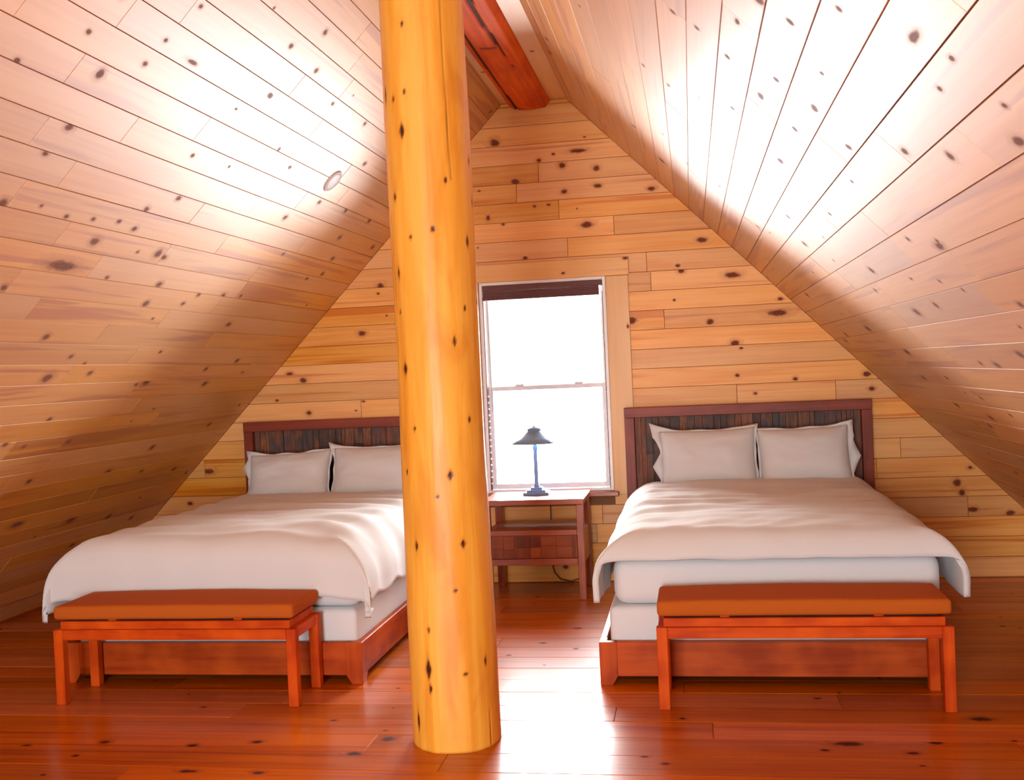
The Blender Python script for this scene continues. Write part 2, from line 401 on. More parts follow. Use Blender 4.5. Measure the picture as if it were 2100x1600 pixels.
def v_at_z(V, z): return (z-AZ)/V[2]
def make_ceiling(name, V, N, L, seam0, pitch, joints_px, knots_px, label):
    apex = np.array([AX, 0, AZ])
    v0 = v_at_z(V, FLAT_Z)
    ofs = -N*0.0165
    c = [apex + V*(v0-0.12) + ofs, apex + V*(L+0.05) + ofs]
    sl = slab(name, [tuple(c[0]+np.array([0, REAR_Y-0.1, 0])), tuple(c[0]+np.array([0, WALL_Y+0.1, 0])), tuple(c[1]+np.array([0, WALL_Y+0.1, 0])), tuple(c[1]+np.array([0, REAR_Y-0.1, 0]))], tuple(-N*0.15), M['groove'])
    sl['label'] = label
    B = Boards(sl, 'ceiling_plank', M['ceiling'], apex, (0, 1, 0), V, N)
    k0 = math.floor((v0-seam0)/pitch)
    rows = []
    k = k0
    while seam0 + k*pitch < L:
        a, b = max(v0, seam0+k*pitch), min(L, seam0+(k+1)*pitch)
        if b-a > 0.01: rows.append((a, b))
        k += 1
    def loc(px, py):
        p, t = hit_plane(px, py, apex, N)
        return float(p[1]), float(np.dot(p-apex, V)), t
    jl = [loc(*j) for j in joints_px]
    rg = random.Random(int(L*1000))
    for a, b in rows:
        js = sorted(j[0] for j in jl if a <= j[1] < b)
        # fill the row with further joints
        cuts = [REAR_Y] + js + [WALL_Y]
        out = [REAR_Y]
        for p, q in zip(cuts, cuts[1:]):
            x = p
            if p == REAR_Y: x = min(1.2 + rg.random()*1.0, q - 0.5)
            if x > p + 0.3: out.append(x)
            while q - x > 2.5:
                x += 0.9 + rg.random()*1.3
                if q - x > 0.55: out.append(x)
            out.append(q)
        out = sorted(set(out))
        for p, q in zip(out, out[1:]):
            B.add([(p, a), (q, a), (q, b), (p, b)], lift=rg.uniform(-0.0006, 0.0006))
    for kx in knots_px:
        px, py, r = kx[:3]; el = kx[3] if len(kx) > 3 else 1.4
        y, v, t = loc(px, py)
        B.knot(y, v, max(0.007, 1.25*r*t/F_PX), el)
    B.finish(density=0.45)
    return sl, B

JL = [(42, 15), (262, 24), (80, 270), (265, 267), (415, 264), (401, 441), (514, 432), (451, 506), (330, 530), (190, 552), (19, 587), (326, 665), (437, 635), (196, 700), (262, 742), (127, 782), (265, 847), (140, 895), (8, 940), (85, 965), (616, 167), (717, 174), (651, 260), (546, 263), (616, 413), (703, 403)]
KL = [(182, 65, 5), (297, 131, 5), (205, 152, 9, 1.1), (340, 82, 4), (412, 14, 4), (142, 261, 7), (35, 124, 5), (470, 342, 3), (395, 319, 4), (5, 418, 9), (85, 422, 3), (136, 444, 4), (191, 449, 4), (244, 454, 4), (276, 469, 5), (362, 476, 4), (392, 490, 3), (301, 429, 5), (366, 407, 5), (194, 495, 8), (324, 520, 8, 1.2), (282, 517, 3), (127, 545, 11, 3.6), (326, 584, 6), (8, 590, 6), (299, 623, 6), (375, 623, 4), (407, 605, 4), (457, 607, 5), (494, 607, 3), (95, 691, 6), (145, 732, 4), (172, 747, 4), (97, 775, 9), (300, 784, 7), (185, 765, 5), (420, 787, 5), (422, 757, 4), (486, 740, 4), (329, 722, 3), (11, 912, 5), (49, 916, 4), (141, 906, 4), (312, 918, 5), (220, 969, 6), (60, 987, 5), (35, 1076, 6, 2.6), (145, 1067, 6, 2.0), (222, 1060, 5), (357, 962, 4), (429, 871, 4), (269, 1062, 4), (597, 95, 5), (649, 145, 5), (682, 213, 4), (748, 254, 4), (667, 66, 5), (655, 415, 4), (585, 446, 5), (709, 432, 4), (757, 453, 4), (697, 487, 4), (581, 521, 3), (661, 562, 4), (395, 128, 4, 4.0)]
JR = [(1346, 235), (1387, 227), (1436, 217), (1707, 305), (1830, 302), (2005, 302), (1847, 512), (1602, 465), (1967, 535), (1815, 600), (1957, 737), (1530, 50)]
KR = [(1379, 24, 6), (1429, 57, 5), (1512, 45, 5, 2.5), (1492, 117, 6), (1502, 222, 5), (1592, 164, 7), (1620, 45, 9, 1.1), (1560, 197, 7, 2.4), (1685, 151, 6), (1670, 222, 8, 2.2), (1630, 265, 7), (1300, 259, 4), (1357, 329, 6), (1600, 330, 8, 1.8), (1740, 301, 7, 1.8), (1720, 19, 8, 1.2), (1875, 75, 9, 3.2), (1797, 37, 9, 1.4), (1952, 120, 6, 1.6), (1927, 182, 5), (1949, 321, 10, 1.3), (1855, 310, 8, 1.6), (2090, 290, 11, 1.8), (1747, 372, 4), (2060, 216, 4), (1702, 439, 4), (1862, 490, 5), (1922, 494, 5), (1927, 505, 8, 2.6), (1650, 500, 6, 1.8), (1919, 626, 7), (1880, 640, 8, 2.0), (1927, 577, 4), (1795, 596, 4), (1655, 605, 5), (1860, 722, 6, 2.2), (2045, 749, 7, 1.8), (2011, 745, 5), (2092, 727, 8, 1.8), (1780, 674, 6, 2.4), (1735, 686, 5), (1894, 775, 5), (1941, 775, 4), (2032, 857, 6, 1.8), (2030, 874, 5, 1.8), (1962, 831, 5, 1.8), (2012, 816, 4), (2072, 852, 4)]

def fit_seams(side_V, N, pts):
    apex = np.array([AX, 0, AZ]); vs = []
    for px, py in pts:
        p, t = hit_plane(px, py, apex, N); vs.append(float(np.dot(p-apex, side_V)))
    return vs
seamL = fit_seams(VL, NL, [(287.5, 241)])[0]; seamL2 = fit_seams(VL, NL, [(125, 928)])[0]
pitchL = (seamL2 - seamL)/round((seamL2 - seamL)/0.1277)
seamR = fit_seams(VR, NR, [(1638, 125)])[0]; seamR2 = fit_seams(VR, NR, [(1975, 755)])[0]
pitchR = (seamR2 - seamR)/round((seamR2 - seamR)/0.1291)
ceilL, BL = make_ceiling('ceiling_left', VL, NL, LEN_L, seamL, pitchL, JL, KL, 'sloping pine plank ceiling reaching the floor beside the bed')
ceilR, BR = make_ceiling('ceiling_right', VR, NR, LEN_R, seamR, pitchR, JR, KR, 'sloping pine plank ceiling over the bed by the window casing')

# narrow flat strip along the ridge
xl, xr = XL + FLAT_Z/TL, XR - FLAT_Z/TR
top = slab('ceiling_ridge', [(xl-0.1, REAR_Y-.1, FLAT_Z+.017), (xr+0.1, REAR_Y-.1, FLAT_Z+.017), (xr+0.1, WALL_Y+.1, FLAT_Z+.017), (xl-0.1, WALL_Y+.1, FLAT_Z+.017)], (0, 0, 0.12), M['groove'])
BT = Boards(top, 'ridge_board', M['ceiling'], (0, 0, FLAT_Z), (0, 1, 0), (1, 0, 0), (0, 0, -1))
xm = (xl+xr)/2
for a, b in ((xl-0.012, xm), (xm, xr+0.012)):
    ys = [REAR_Y, 2.1, 5.2, WALL_Y] if a < xm-0.01 else [REAR_Y, 3.0, WALL_Y]
    for p, q in zip(ys, ys[1:]): BT.add([(p, a), (q, a), (q, b), (p, b)])
BT.finish(1.5)

# ------------------------------------------------------------------ gable wall with window
bm = bmesh.new()
YB0, YB1 = WALL_Y+0.0165, WALL_Y+0.16
ox0, ox1, oz0, oz1 = OPEN
def gable_parts(ox0, ox1, oz0, oz1):
    full = [(XL-0.1, -0.05), (XR+0.1, -0.05), (AX, AZ+0.1)]
    return [clip(full, 1, 0, ox0), clip(full, -1, 0, -ox1),
            clip(clip(clip(full, -1, 0, -ox0), 1, 0, ox1), 0, 1, oz0),
            clip(clip(clip(full, -1, 0, -ox0), 1, 0, ox1), 0, -1, -oz1)]
for poly in gable_parts(*OPEN):
    prism(bm, poly, 'y', YB0, YB1)
wall = structure(obj('wall_back', mesh_of(bm, 'wall_back'), M['groove']), 'gable wall of horizontal knotty pine boards')
BW = Boards(wall, 'wall_board', M['wall'], (0, WALL_Y, 0), (1, 0, 0), (0, 0, 1), (0, -1, 0), ch=0.0012, chd=0.002, gap=0.001)
WJ = [(1104, 354), (1059, 397), (1146, 430), (1259, 462), (1164, 507), (1326, 537), (1714, 797), (1847, 917), (741, 841), (420, 969), (1985, 1035), (1236, 1060), (1225, 1110)]
def wloc(px, py):
    p, t = hit_plane(px, py, (0, WALL_Y, 0), (0, 1, 0)); return float(p[0]), float(p[2]), t
wj = [wloc(*j) for j in WJ]
rg = random.Random(3)
Z0, DZ = 1.3025, 0.1298
k = -11
while True:
    z0, z1 = Z0 + k*DZ, Z0 + (k+1)*DZ; k += 1
    if z0 > FLAT_Z: break
    a, b = max(z0, 0.0), min(z1, FLAT_Z)
    if b - a < 0.004: continue
    xa, xb = XL + a/TL, XR - a/TR
    cuts = sorted([xa, xb] + [j[0] for j in wj if a <= j[1] < b])
    out = [cuts[0]]
    for p, q in zip(cuts, cuts[1:]):
        x = p
        while q - x > 3.0:
            x += 1.1 + rg.random()*1.5
            if q - x > 0.5: out.append(x)
        out.append(q)
    for p, q in zip(out, out[1:]):
        poly = [(p, a), (q, a), (q, b), (p, b)]
        poly = clip(poly, -TL, 1, -TL*XL); poly = clip(poly, TR, 1, TR*XR) if len(poly) > 2 else poly
        if len(poly) < 3: continue
        lift = rg.uniform(-0.0005, 0.0005)
        if b > oz0-0.02 and a < oz1+0.01:
            for part in (clip(poly, 1, 0, ox0-0.004), clip(poly, -1, 0, -(ox1+0.004))):
                if len(part) > 2: BW.add(part, lift)
        else: BW.add(poly, lift)
KW = [(1014, 293, 9, 1.2), (1152, 339, 7, 1.1), (1223, 345, 6), (1057, 372, 6, 1.6), (1105, 329, 4), (1226, 381, 5, 1.8), (1157, 393, 5, 1.6), (1336, 387, 5, 1.8), (1001, 447, 6, 0.7), (1204, 461, 7, 2.0), (1032, 460, 3), (1096, 423, 3), (1125, 420, 3), (1439, 492, 6, 2.0), (1077, 529, 4), (1397, 556, 5), (1390, 545, 4), (1185, 309, 5, 4.0), (1135, 316, 3), (1502, 564, 7, 2.4), (1600, 613, 4, 1.5), (1456, 660, 7, 1.2), (1295, 658, 8), (1507, 704, 6, 1.7), (1512, 770, 4), (1631, 777, 4), (1778, 767, 6, 1.5), (1788, 797, 5), (1549, 807, 3), (1595, 642, 7, 3.0), (1990, 959, 4), (1995, 1045, 6, 1.9), (2072, 1052, 6, 1.6), (1962, 990, 9, 1.0), (1973, 1010, 7, 1.0), (780, 587, 7, 1.2), (742, 684, 6, 1.4), (594, 767, 4, 2.0), (622, 780, 6, 1.5), (634, 847, 5, 1.3), (428, 967, 6, 2.0), (390, 1033, 4, 1.6), (1160, 1163, 5, 1.3)]
for kx in KW:
    px, py, r = kx[:3]; el = kx[3] if len(kx) > 3 else 1.4
    x, z, t = wloc(px, py); BW.knot(x, z, max(0.006, .9*r*t/F_PX), el)
BW.finish(0.45, 0.005, 0.011)

# ------------------------------------------------------------------ floor
fl = slab('floor', [(XL-.1, REAR_Y-.1, -0.0205), (XR+.1, REAR_Y-.1, -0.0205), (XR+.1, WALL_Y+.1, -0.0205), (XL-.1, WALL_Y+.1, -0.0205)], (0, 0, -0.2), M['groove'])
fl['label'] = 'red-brown varnished wooden plank floor'
BF = Boards(fl, 'floor_board', M['floor'], (0, 0, 0), (1, 0, 0), (0, 1, 0), (0, 0, 1), th=0.02, ch=0.0022, chd=0.0022, gap=0.0006)
rg = random.Random(11); FY0, FDY = 3.979, 0.1925
k = math.floor((REAR_Y-FY0)/FDY)
while FY0 + k*FDY < WALL_Y:
    a, b = max(REAR_Y, FY0+k*FDY), min(WALL_Y, FY0+(k+1)*FDY); k += 1
    x = XL + 0.6 + rg.random()*2.0; xs = [XL]
    while x < XR-0.5:
        xs.append(x); x += 1.6 + rg.random()*1.9
    xs.append(XR)
    for p, q in zip(xs, xs[1:]): BF.add([(p, a), (q, a), (q, b), (p, b)], rg.uniform(-0.0007, 0.0003))
KF = [(1872, 1545, 5, 2), (1740, 1526, 8, 2.8), (2012, 1475, 7, 2.4), (1691, 1539, 4, 1.8), (1919, 1524, 5, 2), (797, 1516, 8, 1.3), (727, 1546, 6, 2), (790, 1537, 4, 2.4), (527, 1522, 5, 1.7), (852, 1535, 4), (1181, 1331, 3), (1305, 1537, 5), (1364, 1567, 4), (1322, 1552, 4), (52, 1530, 5), (395, 1529, 5), (215, 1522, 5), (530, 1585, 5, 2), (385, 1582, 5, 3)]
for kx in KF:
    px, py, r = kx[:3]; el = kx[3] if len(kx) > 3 else 1.6
    p, t = hit_plane(px, py, (0, 0, 0), (0, 0, 1))
    BF.knot(float(p[0]), float(p[1]), max(0.006, r*t/F_PX*1.6), el*0.8)
BF.finish(0.6, 0.006, 0.014)

# baseboards along the feet of the roof slopes
for nm, V, N, L in (('baseboard_left', VL, NL, LEN_L), ('baseboard_right', VR, NR, LEN_R)):
    apex = np.array([AX, 0, AZ])
    root = np.array(apex + V*(L-0.055)); bm = bmesh.new()
    q = [apex+V*(L-0.055), apex+V*(L-0.055)+N*0.014, apex+V*(L-0.004)+N*0.014, apex+V*(L+0.0)]
    prism(bm, [(p[0], max(p[2], 0.0)) for p in q], 'y', REAR_Y, WALL_Y)
    bmesh.ops.bevel(bm, geom=bm.edges[:], offset=0.002, segments=1, affect='EDGES')
    structure(obj(nm, mesh_of(bm, nm), solid_wood(nm+'_wood', (0.56, 0.16, 0.03), (0.42, 0.10, 0.018), 'y', 0.4)), 'slim wooden strip where the roof slope meets the floor')

# ------------------------------------------------------------------ rear gable with glazed doors (behind the camera)
bm = bmesh.new()
for poly in gable_parts(*REAR): prism(bm, poly, 'y', REAR_Y-0.15, REAR_Y)
structure(obj('wall_front', mesh_of(bm, 'wall_front'), solid_wood('rear_pine', (0.80, 0.47, 0.17), (0.70, 0.34, 0.09), 'x', 0.45, scale=0.5)), 'pine gable wall with glazed doors')
bm = bmesh.new(); rx0, rx1, rz0, rz1 = REAR
d2 = bmesh.new()
for x0, x1 in ((rx0, rx0+.08), ((rx0+rx1)/2-.05, (rx0+rx1)/2+.05), (rx1-.08, rx1)): box(d2, x0, x1, REAR_Y-.09, REAR_Y-.04, rz0, rz1, .004)
for z0, z1 in ((rz0, rz0+.1), (rz1-.08, rz1)): box(d2, rx0, rx1, REAR_Y-.088, REAR_Y-.042, z0, z1, .004)
door = structure(obj('door_1', mesh_of(d2, 'door_1'), M['vinyl']), 'white framed glazed double door')
boxobj('pane', (rx0+.08, rx1-.08, REAR_Y-.067, REAR_Y-.063, rz0+.1, rz1-.08), M['glass'], door, 0)

# ------------------------------------------------------------------ far window
win = bpy.data.objects.new('window_1', None); COL.objects.link(win); win.location = ((ox0+ox1)/2, WALL_Y, oz0)
structure(win, 'white double-hung window in a pine casing')
def wpart(name, dims, mat, bevel=0.003):
    c = Vector(((ox0+ox1)/2, WALL_Y, oz0))
    o = boxobj(name, (dims[0]-c.x, dims[1]-c.x, dims[2]-c.y, dims[3]-c.y, dims[4]-c.z, dims[5]-c.z), mat, win, bevel); return o
Y = WALL_Y
# vinyl outer frame
wpart('frame_jamb', (ox0, ox0+.022, Y-.005, Y+.155, oz0, oz1), M['vinyl']); wpart('frame_jamb', (ox1-.022, ox1, Y-.005, Y+.155, oz0, oz1), M['vinyl'])
wpart('frame_head', (ox0+.022, ox1-.022, Y-.005, Y+.155, oz1-.022, oz1), M['vinyl']); wpart('frame_sill', (ox0+.022, ox1-.022, Y-.005, Y+.155, oz0, oz0+.02), M['vinyl'])
ZM = 1.333
def sash(y0, z0, z1, st, x0, x1):
    s0 = wpart('sash', (x0, x0+st, y0, y0+.03, z0, z1), M['vinyl'])
    wpart('sash_stile', (x1-st, x1, y0, y0+.03, z0, z1), M['vinyl'])
    wpart('sash_rail', (x0+st, x1-st, y0, y0+.03, z0, z0+.034), M['vinyl']); wpart('sash_rail', (x0+st, x1-st, y0, y0+.03, z1-.03, z1), M['vinyl'])
    wpart('pane', (x0+st-.004, x1-st+.004, y0+.013, y0+.017, z0+.03, z1-.026), M['glass'], 0)
sash(Y+.085, ZM-.012, oz1-.024, .022, ox0+.024, ox1-.024)
sash(Y+.050, oz0+.022, ZM+.018, .034, ox0+.024, ox1-.024)
for lx in (-1.17, -0.76): wpart('sash_lock', (lx-.03, lx+.03, Y+.05, Y+.078, ZM+.018, ZM+.032), M['vinyl'], .006)
# side tracks beside the lower sash; added ribs imitate stripes of reflection and shadow
for i in range(15):
    z = oz0+.06+i*.043
    wpart('stripe_rib', (ox0+.022, ox0+.034, Y+.004, Y+.046, z, z+.012), M['vinyl'], .002)
    wpart('stripe_rib', (ox1-.034, ox1-.022, Y+.004, Y+.046, z, z+.012), M['vinyl'], .002)
wpart('track', (ox0+.022, ox0+.027, Y+.004, Y+.048, oz0+.02, oz1-.1), M['trim'], 0); wpart('track', (ox1-.027, ox1-.022, Y+.004, Y+.048, oz0+.02, oz1-.1), M['trim'], 0)
# stool (inner sill)
wpart('stool', (ox0-.10, ox1+.035, Y-.06, Y-.005, oz0-.035, oz0-.002), M['ns_wood']['x'], .006)
# casing boards
cas = bpy.data.objects.new('trim_1', None); COL.objects.link(cas); structure(cas, 'flat pine casing boards around the window')
BC = Boards(cas, 'casing_board', M['trim'], (0, Y-.019, 0), (1, 0, 0), (0, 0, 1), (0, -1, 0), th=.0185, ch=.003, chd=.003)
BC.add([(ox0-.155, oz1-.003), (ox1+.162, oz1-.003), (ox1+.162, oz1+.122), (ox0-.155, oz1+.122)])
BC.finish(3.5, .006, .011)
BC2 = Boards(cas, 'casing_board', M['trim'], (0, Y-.017, 0), (0, 0, 1), (1, 0, 0), (0, -1, 0), th=.0165, ch=.003, chd=.003)
BC2.add([(oz0-.03, ox1+.001), (oz1-.003, ox1+.001), (oz1-.003, ox1+.155), (oz0-.03, ox1+.155)])
BC2.add([(oz0-.03, ox0-.155), (oz1-.003, ox0-.155), (oz1-.003, ox0-.001), (oz0-.03, ox0-.001)])
BC2.finish(1.2, .006, .012)

# raised dark shade with its cord
sh = thing('window_shade', 'dark brown raised fabric shade across the window head', 'shade', ((ox0+ox1)/2, Y+.02, oz1-.10))
def rel(dims, c): return (dims[0]-c[0], dims[1]-c[0], dims[2]-c[1], dims[3]-c[1], dims[4]-c[2], dims[5]-c[2])
sc = sh.location
boxobj('head_rail', rel((ox0+.023, ox1-.023, Y-.004, Y+.04, oz1-.06, oz1-.023), sc), M['shade_fabric'], sh, .004)
for i in range(6):
    boxobj('fold', rel((ox0+.026, ox1-.046, Y-.006+.001*(i % 2), Y+.038, oz1-.062-.0105*(i+1)+.001, oz1-.062-.0105*i), sc), M['shade_fabric'], sh, .002)
bm = bmesh.new()
tube(bm, [Vector((ox0+.052, Y-.004, oz1-.11))-sc, Vector((ox0+.056, Y-.004, 1.6))-sc, Vector((ox0+.060, Y-.004, 1.18))-sc], .0022, 6)
obj('pull_cord', mesh_of(bm, 'pull_cord'), M['white_cord'], sh)

# ------------------------------------------------------------------ log post and ridge log
def post_hit(px, py, R=0.170, cx=-0.985, cy=4.14):
    r = ray(px, py); a = r[0]**2+r[1]**2; b = -2*(r[0]*cx+r[1]*cy); c = cx*cx+cy*cy-R*R
    disc = b*b-4*a*c
    t = (-b - math.sqrt(max(disc, 0)))/(2*a); p = CAMP + r*t
    return math.atan2(p[1]-cy, p[0]-cx), p[2], t
PK = [(793, 195, 4, 20), (828, 47, 3, 6), (827, 268, 5, 15), (832, 187, 3, 4), (812, 404, 4, 8), (786, 342, 4, 9), (891, 469, 4, 6), (844, 486, 3, 5), (964, 495, 4, 12), (918, 369, 3, 7), (810, 203, 3, 6), (830, 757, 6, 12), (935, 700, 3, 10), (957, 632, 3, 5), (925, 975, 5, 9), (835, 968, 3, 5), (911, 1100, 2, 2), (855, 1120, 3, 10), (950, 1115, 4, 8), (934, 1212, 3, 4), (880, 1372, 5, 20), (884, 1412, 3, 9), (953, 1382, 3, 4), (994, 1355, 3, 10), (860, 1478, 4, 20), (880, 1292, 2, 5), (818, 560, 2, 12), (968, 330, 3, 9), (850, 880, 3, 4), (965, 860, 3, 7), (820, 640, 2, 5), (897, 1020, 2, 3)]
pk = []
for px, py, rx, rz in PK:
    th, z, t = post_hit(px, py); pk.append((th, z, max(rx, 3)*t/F_PX/0.17*1.15, rz*t/F_PX))
rg = random.Random(5)
for _ in range(45):
    th = rg.uniform(0, math.pi) ; pk.append((th, rg.uniform(.1, 3.1), .03+.02*rg.random(), .01+.02*rg.random()))
cracks = [(post_hit(918, 150)[0], 2.2, 3.25, .010), (post_hit(1003, 1500)[0], 0.0, 0.14, .012), (-2.6, 1.2, 2.1, .008), (0.3, .2, 1.9, .012)]
POST_TOP = 3.24
NA, NZ = 200, 330
bm = bmesh.new()
lk = bm.verts.layers.float.new('knot'); lh = bm.verts.layers.float.new('halo')
rings = []
for j in range(NZ+1):
    z = POST_TOP*j/NZ
    R0 = 0.1755 - 0.0125*min(1, z/2.6) + 0.002*math.sin(z*3.1+.6)
    cx = -0.981 - 0.005*z
    row = []
    for i in range(NA):
        th = -math.pi + 2*math.pi*i/NA
        c, s_ = math.cos(th), math.sin(th)
        n1 = noise.noise(Vector((c*1.6, s_*1.6, z*0.9)))*0.006 + noise.noise(Vector((c*4, s_*4, z*2.3+7)))*0.0022
        kn = ha = 0.0
        for kt, kz, kr, kzr in pk:
            if abs(z-kz) > 4*kzr+.05: continue
            dth = (th-kt+math.pi) % (2*math.pi) - math.pi
            w_ = 1.0 - 0.55*min(1, abs(z-kz)/max(kzr, 1e-4))      # lens shaped
            dd = math.hypot(dth/(kr*max(w_, .3)), (z-kz)/kzr)
            kn = max(kn, min(1, max(0, (1.25-dd)/.4))); ha = max(ha, min(1, max(0, (3.0-dd)/2.0))**2)
        for kt, z0, z1, wd in cracks:
            if z0 < z < z1:
                dth = (th-kt-.03*math.sin(z*4)+math.pi) % (2*math.pi) - math.pi
                kn = max(kn, .8*max(0, 1-abs(dth)/.022)); n1 -= .003*max(0, 1-abs(dth)/.03)
        R = R0 + n1 - 0.0025*kn
        v = bm.verts.new((cx+R*c+.981, R*s_, z)); v[lk] = kn; v[lh] = ha; row.append(v)
    rings.append(row)
for a, b in zip(rings, rings[1:]):
    for i in range(NA): bm.faces.new((a[i], a[(i+1) % NA], b[(i+1) % NA], b[i]))
bm.faces.new(rings[0][::-1]); bm.faces.new(rings[-1])
post = obj('log_post', mesh_of(bm, 'log_post', True), M['post']); post.location = (-0.981, 4.14, 0)
tag(post, 'thick golden peeled log post standing on the floor between the beds', 'post')

prof = [(-1.165, 3.42), (-1.168, 3.33), (-1.150, 3.262), (-1.100, 3.228), (-1.0, 3.222), (-0.898, 3.234), (-0.868, 3.270), (-0.862, 3.34), (-0.866, 3.42)]
pp = []
for i in range(len(prof)-1):
    for k in range(10):
        t = k/10; pp.append((prof[i][0]*(1-t)+prof[i+1][0]*t, prof[i][1]*(1-t)+prof[i+1][1]*t))
pp.append(prof[-1])
bm = bmesh.new(); lk = bm.verts.layers.float.new('knot'); lh = bm.verts.layers.float.new('halo'); rows = []
NY = 300
for j in range(NY+1):
    y = REAR_Y + (WALL_Y-.0-REAR_Y)*j/NY; row = []
    for i, (x, z) in enumerate(pp):
        kn = 0
        ca = -0.955 + .016*math.sin(y*2.1) - .0; wa = .011*max(0, min(1, (6.2-y)*1.2))
        cb = -1.098 + .01*math.sin(y*1.7+1)
        dz = noise.noise(Vector((x*5, y*1.1, z*5)))*.008
        if z < 3.27:
            if abs(x-ca) < wa: kn = 1; dz += .012
            if abs(x-cb) < .0085: kn = 1; dz += .010
            if abs(y-5.75) < .016 and -1.07 < x < -.97: kn = max(kn, .8)
        v = bm.verts.new((x+1.0, y, z+dz-3.3)); v[lk] = kn; v[lh] = .25*max(0, noise.noise(Vector((x*8, y*.7, 3)))); row.append(v)
    rows.append(row)
for a, b in zip(rows, rows[1:]):
    for i in range(len(pp)-1): bm.faces.new((a[i], a[i+1], b[i+1], b[i]))
    bm.faces.new((a[-1], a[0], b[0], b[-1]))
bm.faces.new(rows[0]); bm.faces.new(rows[-1][::-1])
bmesh.ops.recalc_face_normals(bm, faces=bm.faces[:])
beam = obj('ridge_beam', mesh_of(bm, 'ridge_beam', True), M['beam']); beam.location = (-1.0, 0, 3.3)
tag(beam, 'red-stained cracked log ridge beam under the roof peak', 'beam')

# round cover on the sloping ceiling
p, t = hit_plane(682, 371, (AX, 0, AZ), NL)
cv = thing('ceiling_cover', 'small round painted cover plate on the sloping pine ceiling', 'cover plate', tuple(p))
bm = bmesh.new(); lathe(bm, [(.070, -.002), (.070, .004), (.063, .010), (.058, .010), (.056, .006), (.0, .0055)], 40, cap=False)
rim = obj('rim', mesh_of(bm, 'rim', True), M['plate'], cv)
q = Vector(NL).to_track_quat('Z', 'Y'); cv.rotation_mode = 'QUATERNION'; cv.rotation_quaternion = q
bm = bmesh.new(); lathe(bm, [(.054, .0), (.054, .007), (.048, .009), (.0005, .0095)], 32)
obj('disc', mesh_of(bm, 'disc', True), M['plate'], cv)

# ------------------------------------------------------------------ beds
def fold(t, r, flare):
    if t <= 0: return 0.0, 0.0
    if t < r*math.pi/2:
        a = t/r; return r*math.sin(a), r*(1-math.cos(a))
    e = t - r*math.pi/2
    return r + flare*e, r + e*math.sqrt(max(0, 1-flare*flare))
def make_duvet(label, x0, x1, yf, yb, zt, dl, dr, df, seed, r=.22, rf=.15, flare=.06, wrinkle=None, hem=None):
    """Quilt over a bed: x0..x1 and yf..yb are the outer faces it wraps, dl/dr/df the cloth length hanging past the fold start."""
    NX, NYY = 110, 110
    cx = (x0+x1)/2; hw = (x1-x0)/2 - r
    A = np.linspace(-(hw+dl), hw+dr, NX); B = np.linspace(-df, yb-(yf+rf), NYY)
    bm = bmesh.new(); g = []
    for b in B:
        row = []
        for a in A:
            ta = abs(a)-hw; ox, dx = fold(ta, r, flare)
            tb = -b; oy, dy = fold(tb, rf, .04)
            if hem:
                pass
            sx = 1 if a > 0 else -1
            x = cx + sx*(min(abs(a), hw) + ox); y = (yf+rf) + max(b, 0) - oy
            down = (dx**3 + dy**3)**(1/3)
            if dx > 0 and dy > 0:                       # corner cloth falls outward in a cone
                k = min(dx, dy)/max(dx, dy, 1e-5); x += sx*.02*k; y -= .02*k
            z = zt - down
            top = max(0.0, 1-down/.12)
            z += .035*top*(1-(a/(hw+r))**4) * (0.75+0.25*math.sin(1.7*y+seed))
            P = Vector((x*1.0, y*1.0, seed*3.7))
            n1 = noise.noise(Vector((x*1.1+seed, y*5.5+.8*math.sin(2*x), seed)))
            n2 = noise.noise(Vector((x*4.0, y*4.0, seed+9)))
            n3 = noise.noise(Vector((x*2.2 + y*2.0, (x-y)*7.0, seed+20)))
            z += top*(.016*n1 + .008*n2 + .006*n3)
            side = 1-top
            if wrinkle: z += wrinkle(x, y, top)
            n4 = noise.noise(Vector((b*5.5, a*1.5, seed+4))); n5 = noise.noise(Vector((a*5.5, b*1.5, seed+14)))
            wx = dx*dx/(dx*dx+dy*dy+1e-6)
            x += wx*sx*side*(.015*n4+.005*n2); y -= (1-wx)*side*(.010*n5+.004*n2)
            z += side*.012*((1-wx)*n5 + wx*n4)
            row.append(bm.verts.new((x-cx, y-yf, z)))
        g.append(row)
    for p, q in zip(g, g[1:]):
        for i in range(NX-1): bm.faces.new((p[i], p[i+1], q[i+1], q[i]))
    me = mesh_of(bm, 'duvet', True)
    o = obj('duvet', me, M['linen']); o.location = (cx, yf, 0)
    sm = o.modifiers.new('thickness', 'SOLIDIFY'); sm.thickness = .028; sm.offset = -1
    return tag(o, label, 'duvet')

def rounded_block(name, x0, x1, y0, y1, z0, z1, bev, mat, label, cat, bulge=.006, seg=4):
    bm = bmesh.new(); cx, cy = (x0+x1)/2, (y0+y1)/2
    box(bm, x0-cx, x1-cx, y0-cy, y1-cy, 0, z1-z0, bevel=bev, seg=seg)
    o = obj(name, mesh_of(bm, name, True), mat); o.location = (cx, cy, z0)
    return tag(o, label, cat)

